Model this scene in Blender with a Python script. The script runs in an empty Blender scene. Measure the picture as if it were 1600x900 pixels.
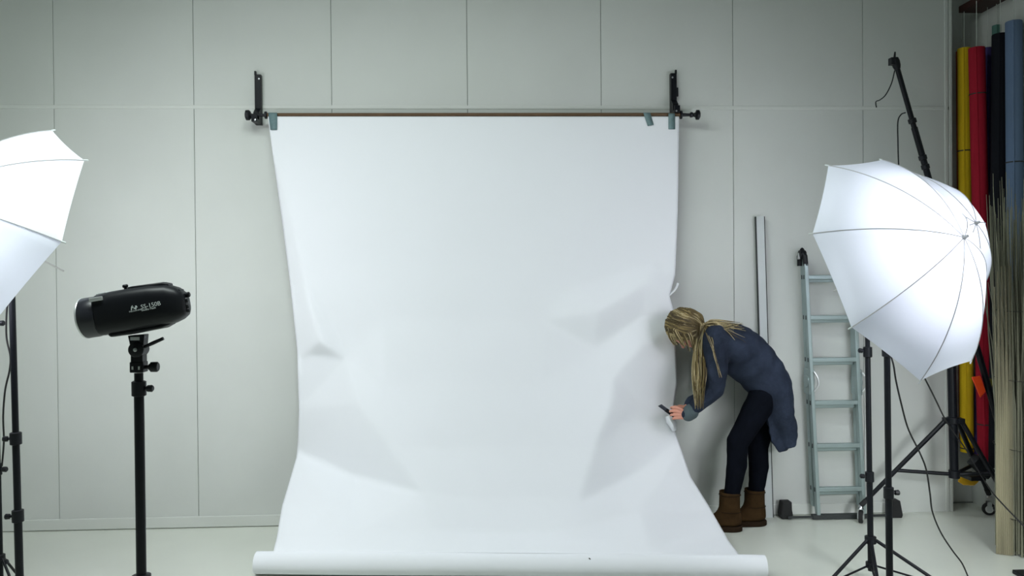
import bpy, bmesh, math, random
import numpy as np
from mathutils import Vector, Matrix, noise
from mathutils.geometry import delaunay_2d_cdt

C = bpy.context.scene
COL = C.collection
rnd = random.Random(7)

# ------------------------------------------------------------------ camera
F_PX = 1232.0
CAM = Vector((-0.17232, -5.29245, 1.61843))
YAW, PITCH, ROLL = 0.043890, -0.009511, -0.008107
_f = Vector((math.sin(YAW)*math.cos(PITCH), math.cos(YAW)*math.cos(PITCH), math.sin(PITCH)))
_r0 = Vector((math.cos(YAW), -math.sin(YAW), 0)); _u0 = _r0.cross(_f)
CR = math.cos(ROLL)*_r0 + math.sin(ROLL)*_u0
CU = -math.sin(ROLL)*_r0 + math.cos(ROLL)*_u0
CF = _f
cam_d = bpy.data.cameras.new('camera'); cam = bpy.data.objects.new('camera', cam_d); COL.objects.link(cam)
cam_d.sensor_width = 36; cam_d.lens = F_PX*36/1600; cam_d.clip_start = .05
m3 = Matrix((CR, CU, -CF)).transposed()
cam.matrix_world = Matrix.Translation(CAM) @ m3.to_4x4()
C.camera = cam

# ------------------------------------------------------------------ world, exposure, lights
C.view_settings.view_transform = 'Standard'; C.view_settings.look = 'None'
C.view_settings.gamma = 1; C.view_settings.use_curve_mapping = False
C.view_settings.exposure = 0.39
w = bpy.data.worlds.new('world'); C.world = w; w.use_nodes = True
w.node_tree.nodes['Background'].inputs[0].default_value = (.6, .7, .75, 1)
w.node_tree.nodes['Background'].inputs[1].default_value = 0.2

def area(name, loc, target, sx, sy, power, col):
    l = bpy.data.lights.new(name, 'AREA'); l.shape = 'RECTANGLE'; l.size = sx; l.size_y = sy
    l.energy = power; l.color = col
    o = bpy.data.objects.new(name, l); COL.objects.link(o); o.location = loc
    o.rotation_euler = (Vector(target)-Vector(loc)).to_track_quat('-Z', 'Y').to_euler()
    return o
COOL = (.93, .98, 1.0)
P_CEIL, P_LOW, DISC_L, DISC_R, SPOT_L, SPOT_R, SPOT_B = 89, 4.6, 10.2, 5.0, 22, 31, 11
area('ceiling_strip_light', (-1.2, -2.8, 4.1), (-1.2, -2.8, 0), 2.6, .6, P_CEIL, (.90, 1.0, .97))
lw = area('added_low_fill_right', (2.35, -3.0, 1.2), (2.55, -.4, 0.0), .5, .5, P_LOW, COOL); lw.data.spread = math.radians(75)  # unseen fill added to brighten the right floor and lower wall, no real lamp

# ------------------------------------------------------------------ pixel -> place helpers
def ray(px, py):
    return (CF + CR*((px-800)/F_PX) - CU*((py-450)/F_PX))
def at(px, py, Y):
    d = ray(px, py); return CAM + d*((Y-CAM.y)/d.y)
def on_floor(px, py, z=0.0):
    d = ray(px, py); return CAM + d*((z-CAM.z)/d.z)
def px_size(P):
    return (Vector(P)-CAM).dot(CF)/F_PX

# ------------------------------------------------------------------ materials
def mat(name, col, rough=.6, metal=0.0, var=0.0, scale=8, bump=0.0, bscale=60, spec=.5, stretch=None, sheen=0):
    m = bpy.data.materials.new(name); m.use_nodes = True
    nt = m.node_tree; b = nt.nodes['Principled BSDF']
    b.inputs['Base Color'].default_value = (*col, 1); b.inputs['Roughness'].default_value = rough
    b.inputs['Metallic'].default_value = metal; b.inputs['Specular IOR Level'].default_value = spec
    if sheen: b.inputs['Sheen Weight'].default_value = sheen
    if var or bump:
        tc = nt.nodes.new('ShaderNodeTexCoord'); mp = nt.nodes.new('ShaderNodeMapping')
        nt.links.new(tc.outputs['Object'], mp.inputs[0])
        if stretch: mp.inputs['Scale'].default_value = stretch
    if var:
        n = nt.nodes.new('ShaderNodeTexNoise'); n.inputs['Scale'].default_value = scale; n.inputs['Detail'].default_value = 4
        nt.links.new(mp.outputs[0], n.inputs['Vector'])
        r = nt.nodes.new('ShaderNodeValToRGB')
        r.color_ramp.elements[0].position = .3; r.color_ramp.elements[1].position = .7
        r.color_ramp.elements[0].color = (*[max(0, c*(1-var)) for c in col], 1)
        r.color_ramp.elements[1].color = (*[min(1, c*(1+var)) for c in col], 1)
        nt.links.new(n.outputs['Fac'], r.inputs[0]); nt.links.new(r.outputs[0], b.inputs['Base Color'])
    if bump:
        n2 = nt.nodes.new('ShaderNodeTexNoise'); n2.inputs['Scale'].default_value = bscale
        nt.links.new(mp.outputs[0], n2.inputs['Vector'])
        bp = nt.nodes.new('ShaderNodeBump'); bp.inputs['Strength'].default_value = bump; bp.inputs['Distance'].default_value = .01
        nt.links.new(n2.outputs['Fac'], bp.inputs['Height']); nt.links.new(bp.outputs[0], b.inputs['Normal'])
    return m
M = {}
M['wall'] = mat('painted_wall_panel', (.605, .63, .60), .75, var=.03, scale=1.5)
M['dim'] = mat('grey_ceiling_paint', (.22, .24, .23), .9)
M['gap'] = mat('panel_gap', (.24, .26, .24), .9)
M['trim'] = mat('painted_trim', (.64, .665, .63), .6)
M['floor'] = mat('glossy_floor_paint', (.68, .71, .64), .28, var=.05, scale=1.3, bump=.015, bscale=25)
M['paper'] = mat('white_background_paper', (.85, .87, .91), .85, spec=.2)
M['black'] = mat('black_plastic', (.006, .007, .010), .42, spec=.3)
M['blackmetal'] = mat('black_anodised_tube', (.005, .006, .009), .38, spec=.25)
M['rubber'] = mat('black_rubber', (.012, .012, .013), .8)
M['steel'] = mat('bare_steel', (.62, .64, .66), .3, 1.0)
M['silver'] = mat('silver_latch', (.72, .74, .74), .35, .6)
M['alu'] = mat('ladder_aluminium', (.36, .44, .44), .45, .7, var=.06, scale=5)
M['card'] = mat('brown_cardboard_tube', (.12, .07, .035), .8, var=.15, scale=6)
M['tape'] = mat('grey_duct_tape', (.13, .21, .22), .45, var=.15, scale=30)
M['white'] = mat('white_lettering', (.75, .8, .8), .6)
M['rib'] = mat('umbrella_rib', (.55, .55, .56), .5)
M['shaft'] = mat('umbrella_shaft_metal', (.55, .55, .54), .35, .7)
M['skin'] = mat('skin', (.62, .28, .20), .55, var=.06, scale=20)
M['cardigan'] = mat('blue_grey_knit', (.022, .030, .050), .95, var=.45, scale=6, bump=.3, bscale=180, spec=.15)
M['cuff'] = mat('cuff_grey_knit', (.08, .11, .12), .95, bump=.25, bscale=180)
M['leggings'] = mat('black_leggings', (.0035, .0045, .008), .95, var=.2, scale=10, spec=.06)
M['boot'] = mat('brown_suede_boot', (.042, .023, .009), .95, spec=.1, var=.25, scale=14, bump=.2, bscale=90)
M['sole'] = mat('brown_boot_sole', (.022, .013, .007), .9, spec=.1)
M['hair'] = mat('dark_blond_hair', (.15, .112, .042), .55, spec=.3, var=.55, scale=14, stretch=(1, 1, .35))
M['hairdark'] = mat('brown_root_hair', (.060, .042, .016), .55, spec=.3, var=.4, scale=14)
M['hairlight'] = mat('light_blond_hair', (.34, .28, .15), .5, spec=.3, var=.3, scale=14, stretch=(1, 1, .35))
M['shelf'] = mat('dark_brown_wood', (.040, .014, .011), .6, var=.25, scale=5, stretch=(1, .1, 4))
M['cord'] = mat('white_cord', (.6, .64, .6), .8)
M['reed'] = mat('dry_reed', (.22, .22, .155), .85, var=.45, scale=18, stretch=(1, 1, .06))
M['wire'] = mat('dark_binding_wire', (.03, .03, .025), .6)
M['orange'] = mat('orange_block', (.85, .07, .01), .5)
M['yellowband'] = mat('yellow_plastic', (.75, .42, .01), .5)
M['board'] = mat('white_board_face', (.56, .60, .60), .6)
M['boardedge'] = mat('board_dark_edge', (.03, .035, .035), .7)
M['speck'] = mat('dark_scrap', (.01, .01, .01), .8)

def canopy_mat():
    m = bpy.data.materials.new('translucent_umbrella_fabric'); m.use_nodes = True
    nt = m.node_tree; nt.nodes.remove(nt.nodes['Principled BSDF'])
    out = nt.nodes['Material Output']
    d = nt.nodes.new('ShaderNodeBsdfDiffuse'); d.inputs[0].default_value = (.84, .87, .93, 1)
    t = nt.nodes.new('ShaderNodeBsdfTranslucent'); t.inputs[0].default_value = (.80, .87, 1.0, 1)
    mx = nt.nodes.new('ShaderNodeMixShader'); mx.inputs[0].default_value = .25
    nt.links.new(d.outputs[0], mx.inputs[1]); nt.links.new(t.outputs[0], mx.inputs[2]); nt.links.new(mx.outputs[0], out.inputs[0])
    return m
M['canopy'] = canopy_mat()

# ------------------------------------------------------------------ mesh builder
ORG = {}
def frame(d):
    d = Vector(d).normalized()
    a = Vector((0, 0, 1)) if abs(d.z) < .9 else Vector((1, 0, 0))
    x = d.cross(a).normalized(); y = d.cross(x).normalized()
    return x, y, d
class MB:
    def __init__(s): s.v = []; s.f = []
    def add(s, vs, fs):
        k = len(s.v); s.v += [Vector(v) for v in vs]; s.f += [[i+k for i in f] for f in fs]; return s
    def rings(s, rings, cap=True, closed=False):
        n = len(rings[0]); vs = [p for r in rings for p in r]; fs = []
        m = len(rings)
        for i in range(m-1 if not closed else m):
            for j in range(n):
                a, b = i*n+j, i*n+(j+1) % n; c, d = ((i+1) % m)*n+(j+1) % n, ((i+1) % m)*n+j
                fs.append([a, b, c, d])
        if cap and not closed:
            fs.append(list(range(n))[::-1]); fs.append([(m-1)*n+j for j in range(n)])
        return s.add(vs, fs)
    def box(s, c, h, ax=None):
        c = Vector(c); X, Y, Z = ax or (Vector((1, 0, 0)), Vector((0, 1, 0)), Vector((0, 0, 1)))
        vs = [c + X*(h[0]*i) + Y*(h[1]*j) + Z*(h[2]*k) for k in (-1, 1) for j in (-1, 1) for i in (-1, 1)]
        return s.add(vs, [[0, 2, 3, 1], [4, 5, 7, 6], [0, 1, 5, 4], [2, 6, 7, 3], [0, 4, 6, 2], [1, 3, 7, 5]])
    def bbox(s, lo, hi):
        lo, hi = Vector(lo), Vector(hi); return s.box((lo+hi)/2, (hi-lo)/2)
    def cyl(s, a, b, r, r2=None, n=20):
        a, b = Vector(a), Vector(b); x, y, d = frame(b-a); r2 = r if r2 is None else r2
        rg = lambda p, q: [p + x*(q*math.cos(2*math.pi*i/n)) + y*(q*math.sin(2*math.pi*i/n)) for i in range(n)]
        return s.rings([rg(a, r), rg(b, r2)])
    def lathe(s, o, d, prof, n=24, ax=None):          # prof: (t along d, radius)
        o = Vector(o); x, y, d = ax or frame(d)
        return s.rings([[o + d*t + x*(r*math.cos(2*math.pi*i/n)) + y*(r*math.sin(2*math.pi*i/n)) for i in range(n)] for t, r in prof])
    def caps(s, a, b, r, r2=None, n=16, m=5):         # tapered capsule
        a, b = Vector(a), Vector(b); r2 = r if r2 is None else r2; L = (b-a).length
        pr = [(-r*math.cos(math.pi/2*i/m), max(r*math.sin(math.pi/2*i/m), 1e-4)) for i in range(m+1)]
        pr += [(L + r2*math.sin(math.pi/2*i/m), max(r2*math.cos(math.pi/2*i/m), 1e-4)) for i in range(m+1)]
        return s.lathe(a, b-a, pr, n)
    def chain(s, pts, rs, n=16):
        for i in range(len(pts)-1): s.caps(pts[i], pts[i+1], rs[i], rs[i+1], n)
        return s
    def tube(s, pts, rs, n=8):                        # swept tube along a polyline
        pts = [Vector(p) for p in pts]; rs = rs if hasattr(rs, '__len__') else [rs]*len(pts)
        rg = []; x = None
        for i, p in enumerate(pts):
            d = (pts[min(i+1, len(pts)-1)]-pts[max(i-1, 0)]).normalized()
            if x is None: x = frame(d)[0]
            x = (x - d*x.dot(d)).normalized(); y = d.cross(x)
            rg.append([p + x*(rs[i]*math.cos(2*math.pi*j/n)) + y*(rs[i]*math.sin(2*math.pi*j/n)) for j in range(n)])
        return s.rings(rg)
    def ell(s, c, ax, rad, n=24, m=14):
        c = Vector(c); rg = []
        for i in range(m+1):
            t = math.pi*i/m; st = max(math.sin(t), .003)
            rg.append([c + ax[2]*(rad[2]*math.cos(t)) + ax[0]*(rad[0]*st*math.cos(2*math.pi*j/n)) + ax[1]*(rad[1]*st*math.sin(2*math.pi*j/n)) for j in range(n)])
        return s.rings(rg)
    def mesh(s, name):
        me = bpy.data.meshes.new(name); me.from_pydata([tuple(v) for v in s.v], [], s.f)
        bm = bmesh.new(); bm.from_mesh(me); bmesh.ops.recalc_face_normals(bm, faces=bm.faces); bm.to_mesh(me); bm.free()
        return me
    def build(s, name, m, parent=None, smooth=True, bevel=0, sub=0):
        o = ORG.get(parent.name, Vector()) if parent else Vector()
        t = MB(); t.v = [v-o for v in s.v]; t.f = s.f
        return link(name, t.mesh(name), m, parent, smooth, bevel, sub, o)
def link(name, me, m, parent=None, smooth=True, bevel=0, sub=0, org=Vector()):
    ob = bpy.data.objects.new(name, me); COL.objects.link(ob)
    if m: me.materials.append(m)
    ORG[ob.name] = org
    if parent: ob.parent = parent
    if smooth:
        for p in me.polygons: p.use_smooth = True
        try: me.set_sharp_from_angle(angle=math.radians(38))
        except Exception: pass
    if bevel:
        b = ob.modifiers.new('bevel', 'BEVEL'); b.width = bevel; b.segments = 2; b.limit_method = 'ANGLE'; b.angle_limit = math.radians(40)
    if sub:
        q = ob.modifiers.new('sub', 'SUBSURF'); q.levels = q.render_levels = sub
    return ob
def fuse(mb, name, voxel, smooth=4, factor=.5, disp=None):
    me = mb.mesh(name); ob = bpy.data.objects.new(name+'_tmp', me); COL.objects.link(ob)
    r = ob.modifiers.new('r', 'REMESH'); r.mode = 'VOXEL'; r.voxel_size = voxel
    if smooth:
        q = ob.modifiers.new('s', 'SMOOTH'); q.factor = factor; q.iterations = smooth
    dg = bpy.context.evaluated_depsgraph_get()
    me2 = bpy.data.meshes.new_from_object(ob.evaluated_get(dg))
    bpy.data.objects.remove(ob); me2.name = name
    if disp:
        for v, n in [(v, v.normal.copy()) for v in me2.vertices]:
            v.co += n*disp(v.co)
    return me2
def fused(mb, name, m, parent, voxel, smooth=4, disp=None):
    me = fuse(mb, name, voxel, smooth, disp=disp)
    o = ORG.get(parent.name, Vector()) if parent else Vector()
    me.transform(Matrix.Translation(-o)); me.materials.clear()
    ob = link(name, me, m, parent, True, org=o)
    for p in me.polygons: p.use_smooth = True
    return ob
def thing(name, label, cat, loc, group=None):
    o = bpy.data.objects.new(name, None); COL.objects.link(o); o.location = loc; o.empty_display_size = .1
    ORG[o.name] = Vector(loc); return tag(o, label, cat, group)
def tag(o, label, cat, group=None):
    o['label'] = label; o['category'] = cat
    if group: o['group'] = group
    return o
def struct(o): o['kind'] = 'structure'; return o
def spline(pts, n=60):                                # Catmull-Rom
    P = [Vector(p) for p in pts]; P = [P[0]*2-P[1]] + P + [P[-1]*2-P[-2]]; out = []
    k = len(P)-3
    for i in range(n+1):
        t = i/n*k; j = min(int(t), k-1); u = t-j; a, b, c, d = P[j:j+4]
        out.append(.5*((2*b)+(c-a)*u+(2*a-5*b+4*c-d)*u*u+(3*b-a-3*c+d)*u**3))
    return out

# ------------------------------------------------------------------ the room
X0, PW, EDGE, ALC, XR, ZC = -2.9277, .9, 3.095, .2, 3.36, 4.2
struct(MB().bbox((-5.2, -8, -.1), (4.2, .4, 0)).build('floor', M['floor'], smooth=False))
struct(MB().bbox((-5.2, -8, ZC), (4.2, .4, ZC+.1)).build('ceiling', M['dim'], smooth=False))
wb = MB()
for i in range(-3, 7):
    a, b = X0+PW*i, min(X0+PW*(i+1), EDGE)
    if b-a < .02: continue
    for z0, z1 in ((0.0, 2.768), (2.789, ZC)):
        wb.bbox((max(a, -5.1)+.002, 0, z0), (b-.002, .02, z1))
wo = struct(wb.build('wall_back', M['wall'], smooth=False, bevel=.001))
struct(MB().bbox((-5.1, .006, 0), (EDGE-.001, .03, ZC)).build('wall_back_core', M['gap'], smooth=False))
struct(MB().bbox((EDGE-.03, .03, 0), (EDGE, ALC, ZC)).build('wall_return', M['wall'], smooth=False))
struct(MB().bbox((EDGE-.03, ALC, 0), (XR+.1, ALC+.05, ZC)).build('wall_alcove', M['wall'], smooth=False))
struct(MB().bbox((XR, -8, 0), (XR+.1, ALC, ZC)).build('wall_right', M['wall'], smooth=False))
struct(MB().bbox((-5.2, -8, 0), (-5.1, .3, ZC)).build('wall_left', M['wall'], smooth=False))
struct(MB().bbox((-5.2, -8.1, 0), (4.2, -8, ZC)).build('wall_front', M['dim'], smooth=False))
struct(MB().bbox((-5.1, -.004, 2.766), (EDGE-.05, .018, 2.791)).build('trim_1', M['trim'], smooth=False, bevel=.004))
struct(MB().bbox((-5.1, -.014, 0.004), (2.62, .0, .076)).build('baseboard_back', M['trim'], smooth=False, bevel=.004))
t2 = MB(); t2.bbox((EDGE-.052, -.008, .0), (EDGE-.03, .0, ZC)); t2.bbox((EDGE-.02, -.006, 0), (EDGE, 0, ZC))
struct(t2.build('trim_2', M['trim'], smooth=False, bevel=.002))
struct(MB().bbox((EDGE, ALC-.012, 0), (XR, ALC, .006)).build('baseboard_alcove', M['gap'], smooth=False))

# ------------------------------------------------------------------ paper backdrop: hanging sheet + roll on the floor
RA, RB, RR = Vector((-1.412, -.865, .062)), Vector((1.368, -1.112, .062)), .061
bd = thing('paper_backdrop', 'wide white seamless paper sheet hanging from the bar and sweeping down to its roll on the floor', 'backdrop', (0, -.9, 0))
Ledge = [(182, 418.5), (240, 426), (340, 440), (450, 454), (550, 464.5), (640, 467), (690, 465.5), (715, 463), (750, 453), (790, 441), (830, 434), (870, 428)]
Redge = [(182, 1061), (330, 1059), (430, 1055), (462, 1046), (490, 1054), (600, 1058), (640, 1052), (660, 1050), (690, 1060), (745, 1079), (790, 1107), (830, 1130), (870, 1152)]
def lin(tab, y): return float(np.interp(y, [a for a, b in tab], [b for a, b in tab]))
YC = [(182, -.12), (400, -.15), (500, -.19), (600, -.29), (700, -.44), (800, -.66), (840, -.80), (870, -.99)]
CP = []
for py in (175, 300, 400, 500, 600, 700, 780, 830, 872):
    for px in ((600, 740, 850) if py < 700 else (740, 830)):
        CP.append((px, py, lin(YC, py)))
CP += [(400, 175, -.12), (435, 300, -.105), (455, 450, -.10), (466, 560, -.115), (466, 640, -.11), (464, 705, -.10), (440, 790, -.44), (420, 872, -.87),      # left edge
       (446, 300, -.135), (474, 440, -.165), (500, 533, -.232), (560, 630, -.33), (610, 700, -.45), (660, 770, -.60), (672, 830, -.79),               # left crease
       (540, 560, -.205), (532, 528, -.19), (486, 556, -.15),
       (690, 872, -.97), (560, 872, -.92), (520, 790, -.58), (560, 830, -.75), (555, 745, -.35),
       (1070, 175, -.12), (1062, 330, -.115), (1060, 430, -.12), (1046, 462, -.17), (1062, 500, -.14), (1066, 600, -.15), (1056, 655, -.155), (1064, 690, -.22), (1090, 745, -.33), (1120, 800, -.47), (1140, 835, -.68), (1165, 872, -1.10),
       (960, 300, -.14), (880, 455, -.170), (1015, 412, -.122), (1012, 442, -.185), (935, 487, -.242), (932, 542, -.205), (1000, 545, -.24), (1000, 495, -.165),
       (955, 640, -.37), (930, 700, -.47), (905, 785, -.64), (890, 830, -.79), (1005, 640, -.235), (985, 745, -.44),
       (900, 872, -1.0), (1020, 872, -1.05), (1000, 800, -.66), (1040, 745, -.42), (960, 590, -.29)]
res = delaunay_2d_cdt([Vector((a, b)) for a, b, c in CP], [], [], 0, .001)
TV = np.array([[v.x, v.y] for v in res[0]]); TY = np.array([CP[o[0]][2] for o in res[3]]); TT = np.array(res[2])
NS, NV = 190, 230
G = np.zeros((NV+1, NS+1)); PX = np.zeros_like(G); PY = np.zeros_like(G)
for i in range(NV+1):
    for j in range(NS+1):
        s = j/NS; PY[i, j] = 182 + (862.5 + 6*s - 182)*i/NV
        a, b = lin(Ledge, PY[i, j]), lin(Redge, PY[i, j]); PX[i, j] = a + (b-a)*s
G[:] = np.nan
for tri in TT:
    (x1, y1), (x2, y2), (x3, y3) = TV[tri]; d = (y2-y3)*(x1-x3)+(x3-x2)*(y1-y3)
    if abs(d) < 1e-6: continue
    l1 = ((y2-y3)*(PX-x3)+(x3-x2)*(PY-y3))/d; l2 = ((y3-y1)*(PX-x3)+(x1-x3)*(PY-y3))/d; l3 = 1-l1-l2
    k = (l1 >= -1e-6) & (l2 >= -1e-6) & (l3 >= -1e-6)
    G[k] = (l1*TY[tri[0]]+l2*TY[tri[1]]+l3*TY[tri[2]])[k]
for i in range(NV+1):
    r = G[i]; ok = ~np.isnan(r); G[i] = np.interp(np.arange(NS+1), np.arange(NS+1)[ok], r[ok])
def blur(A, r):
    B = np.pad(A, r, mode='reflect', reflect_type='odd'); n = 2*r+1
    B = sum(B[k:k+A.shape[0]] for k in range(n))/n
    return sum(B[:, k:k+A.shape[1]] for k in range(n))/n
G = blur(blur(G, 1), 1)
V = []
for i in range(NV+1):
    for j in range(NS+1):
        s = j/NS; y = G[i, j]
        q = Vector((PX[i, j]*.006, PY[i, j]*.006, 0))
        y += (.006*noise.noise(q) + .003*noise.noise(q*2.6))*min(1, (PY[i, j]-182)/90)
        P = at(PX[i, j], PY[i, j], y)
        if P.z < .004: P.z = .004
        V.append(P)
# last rows settle on the roll
for i in range(NV-8, NV+1):
    for j in range(NS+1):
        t = ((i-(NV-8))/8)**1.5; s = j/NS
        k = i*(NS+1)+j; ax = RA.lerp(RB, (V[k].x-RA.x)/(RB.x-RA.x))
        V[k] = V[k].lerp(Vector((V[k].x, ax.y+.02, ax.z+RR-.004)), t)
mb = MB(); mb.v = V
mb.f = [[i*(NS+1)+j, i*(NS+1)+j+1, (i+1)*(NS+1)+j+1, (i+1)*(NS+1)+j] for i in range(NV) for j in range(NS)]
sh = mb.build('sheet', M['paper'], bd)
so = sh.modifiers.new('thick', 'SOLIDIFY'); so.thickness = .0012; so.offset = 0
rl = MB(); d = (RB-RA)
ringset = []
xa, ya, da = frame(d)
for i in range(41):
    t = i/40; c = RA.lerp(RB, t); wob = 1 + .03*math.sin(t*9) - .02*(t > .98)
    ringset.append([c + xa*(RR*wob*math.cos(2*math.pi*k/28)) + ya*(RR*wob*math.sin(2*math.pi*k/28)) for k in range(28)])
rl.rings(ringset, cap=False)
for e, c, sg in ((0, RA, 1), (40, RB, -1)):           # open spiral ends with a hollow core
    n = da*sg
    inner = [[c + (p-c)*q + n*dep for p in ringset[e]] for q, dep in ((1, 0), (.93, -.001), (.90, .004), (.62, .004), (.58, .06), (.05, .06))]
    rl.rings(inner, cap=False)
rl.build('roll', M['paper'], bd)
for (c0, px, py) in ((RA, 1048, 452),):
    fl = MB(); pts = [(1046.5, 463), (1050, 459), (1055, 455), (1059, 449), (1061, 443)]
    vs = []
    for x, y in pts: vs += [at(x, y, -.168), at(x-3, y-1.5, -.150)]
    fl.add(vs, [[2*i, 2*i+2, 2*i+3, 2*i+1] for i in range(len(pts)-1)])
    o = fl.build('torn_edge_curl', M['paper'], bd); q = o.modifiers.new('t', 'SOLIDIFY'); q.thickness = .001
fl = MB(); pts = [((1040, 651), (1049, 648)), ((1041, 660), (1054, 653)), ((1046, 667), (1058, 662)), ((1051, 675), (1057, 672))]
vs = []
for k, (a, b) in enumerate(pts): vs += [at(*a, -.215-.01*k), at((a[0]+b[0])/2, (a[1]+b[1])/2, -.245), at(*b, -.20-.01*k)]
fl.add(vs, [[3*i+c, 3*i+3+c, 3*i+4+c, 3*i+1+c] for i in range(3) for c in (0, 1)])
o = fl.build('cut_flap', M['paper'], bd); q = o.modifiers.new('t', 'SOLIDIFY'); q.thickness = .001
sp = at(920, 894.5, -1.03)
c_ = RA.lerp(RB, (sp.x-RA.x)/(RB.x-RA.x)); n_ = (CAM-c_).normalized(); n_.x = 0
pp = c_ + Vector((0, -.62, .78)).normalized()*(RR*1.03+.001)
tag(MB().ell(pp, (Vector((.8, 0, -.6)), Vector((0, 1, 0)), Vector((.6, 0, .8))), (.007, .003, .003), 10, 6).build('paper_scrap', M['speck']), 'tiny dark scrap lying on the white paper roll at the bottom', 'scrap')

# crossbar, brackets, tapes
BY = -.100
bl, br = at(418, 180, BY), at(1062, 179.5, BY)
cb = thing('backdrop_crossbar', 'brown cardboard tube crossbar with black end knobs holding the white paper', 'crossbar', (0, BY, bl.z))
dx = (br-bl).normalized()
MB().cyl(bl, br, .014, n=20).build('tube', M['card'], cb)
MB().lathe(bl, -dx, [(-.03, .011), (.0, .011), (.004, .024), (.016, .024), (.02, .010), (.055, .010), (.095, .010), (.105, .012), (.11, .026), (.118, .033), (.136, .033), (.142, .02)]).build('end_knob', M['black'], cb)
MB().lathe(br, dx, [(-.03, .011), (.0, .011), (.004, .028), (.014, .028), (.018, .012), (.05, .010), (.068, .010), (.072, .018), (.085, .018), (.09, .012), (.105, .016), (.112, .033), (.128, .033), (.136, .02)]).build('end_knob', M['black'], cb)
def bracket(name, lab, cx, ptop, pbot, sgn):
    top, bot = at(cx, ptop, -.02), at(cx+ (pbot-ptop)*.009, pbot, -.09)
    r = thing(name, lab, 'bracket', (top.x, 0, top.z), 'backdrop brackets on the wall')
    x = (top.x+bot.x)/2; z0, z1 = bot.z, top.z
    MB().bbox((x-.021, -.036, z0), (x+.021, .0, z1)).build('channel', M['blackmetal'], r, smooth=False, bevel=.003)
    MB().bbox((x-sgn*.018-.006, -.03, z1-.004), (x-sgn*.018+.006, -.012, z1+.024)).build('hook_tip', M['blackmetal'], r, smooth=False, bevel=.002)
    h = MB(); pr = [(-.03, z0+.002), (-.128, z0+.002), (-.128, z0+.05), (-.118, z0+.05), (-.118, z0+.022), (-.082, z0+.022), (-.082, z0+.07), (-.03, z0+.11)]
    h.rings([[Vector((x+q, y, z)) for y, z in pr] for q in (-.019, .019)]); h.build('hook', M['blackmetal'], r, smooth=False, bevel=.002)
    MB().lathe((x+sgn*.008, -.0355, z1-.03), (0, -1, 0), [(0, .006), (.003, .006), (.004, .003)], 12).build('screw', M['steel'], r)
    MB().lathe((x+sgn*.006, -.1275, z0+.012), (0, -1, 0), [(0, .006), (.003, .006), (.004, .003)], 12).build('screw', M['steel'], r)
    if sgn < 0: MB().bbox((x+.020, -.034, z0+.13), (x+.032, -.016, z0+.19)).build('side_clip', M['blackmetal'], r, smooth=False, bevel=.002)
bracket('wall_bracket', 'black wall bracket at the left end of the paper crossbar', 401.3, 117, 192, 1)
bracket('wall_bracket', 'black wall bracket at the right end of the paper crossbar', 1053.6, 115, 178, -1)
def tape(quad, lab):
    vs = []
    for k in range(9):
        t = k/8
        for (a, b) in ((quad[0], quad[3]), (quad[1], quad[2])):
            x = a[0]+(b[0]-a[0])*t; y = a[1]+(b[1]-a[1])*t
            vs.append(at(x, y, -.1285 if y < 190 else -.1300))
    m_ = MB(); m_.add(vs, [[2*i, 2*i+1, 2*i+3, 2*i+2] for i in range(8)])
    o = m_.build('tape_strip', M['tape']); q = o.modifiers.new('t', 'SOLIDIFY'); q.thickness = .0012; tag(o, lab, 'tape', 'grey tape strips on the crossbar')
tape([(419, 176), (433, 176), (433, 203), (422.5, 203)], 'grey tape strip at the left top corner of the white paper')
tape([(1005, 176), (1016, 176), (1021.5, 195), (1012, 197)], 'slanted grey tape strip left of the one at the right top corner')
tape([(1044.5, 177), (1054.5, 177), (1055, 202), (1044.5, 202)], 'upright grey tape strip at the right top corner of the white paper')

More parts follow.
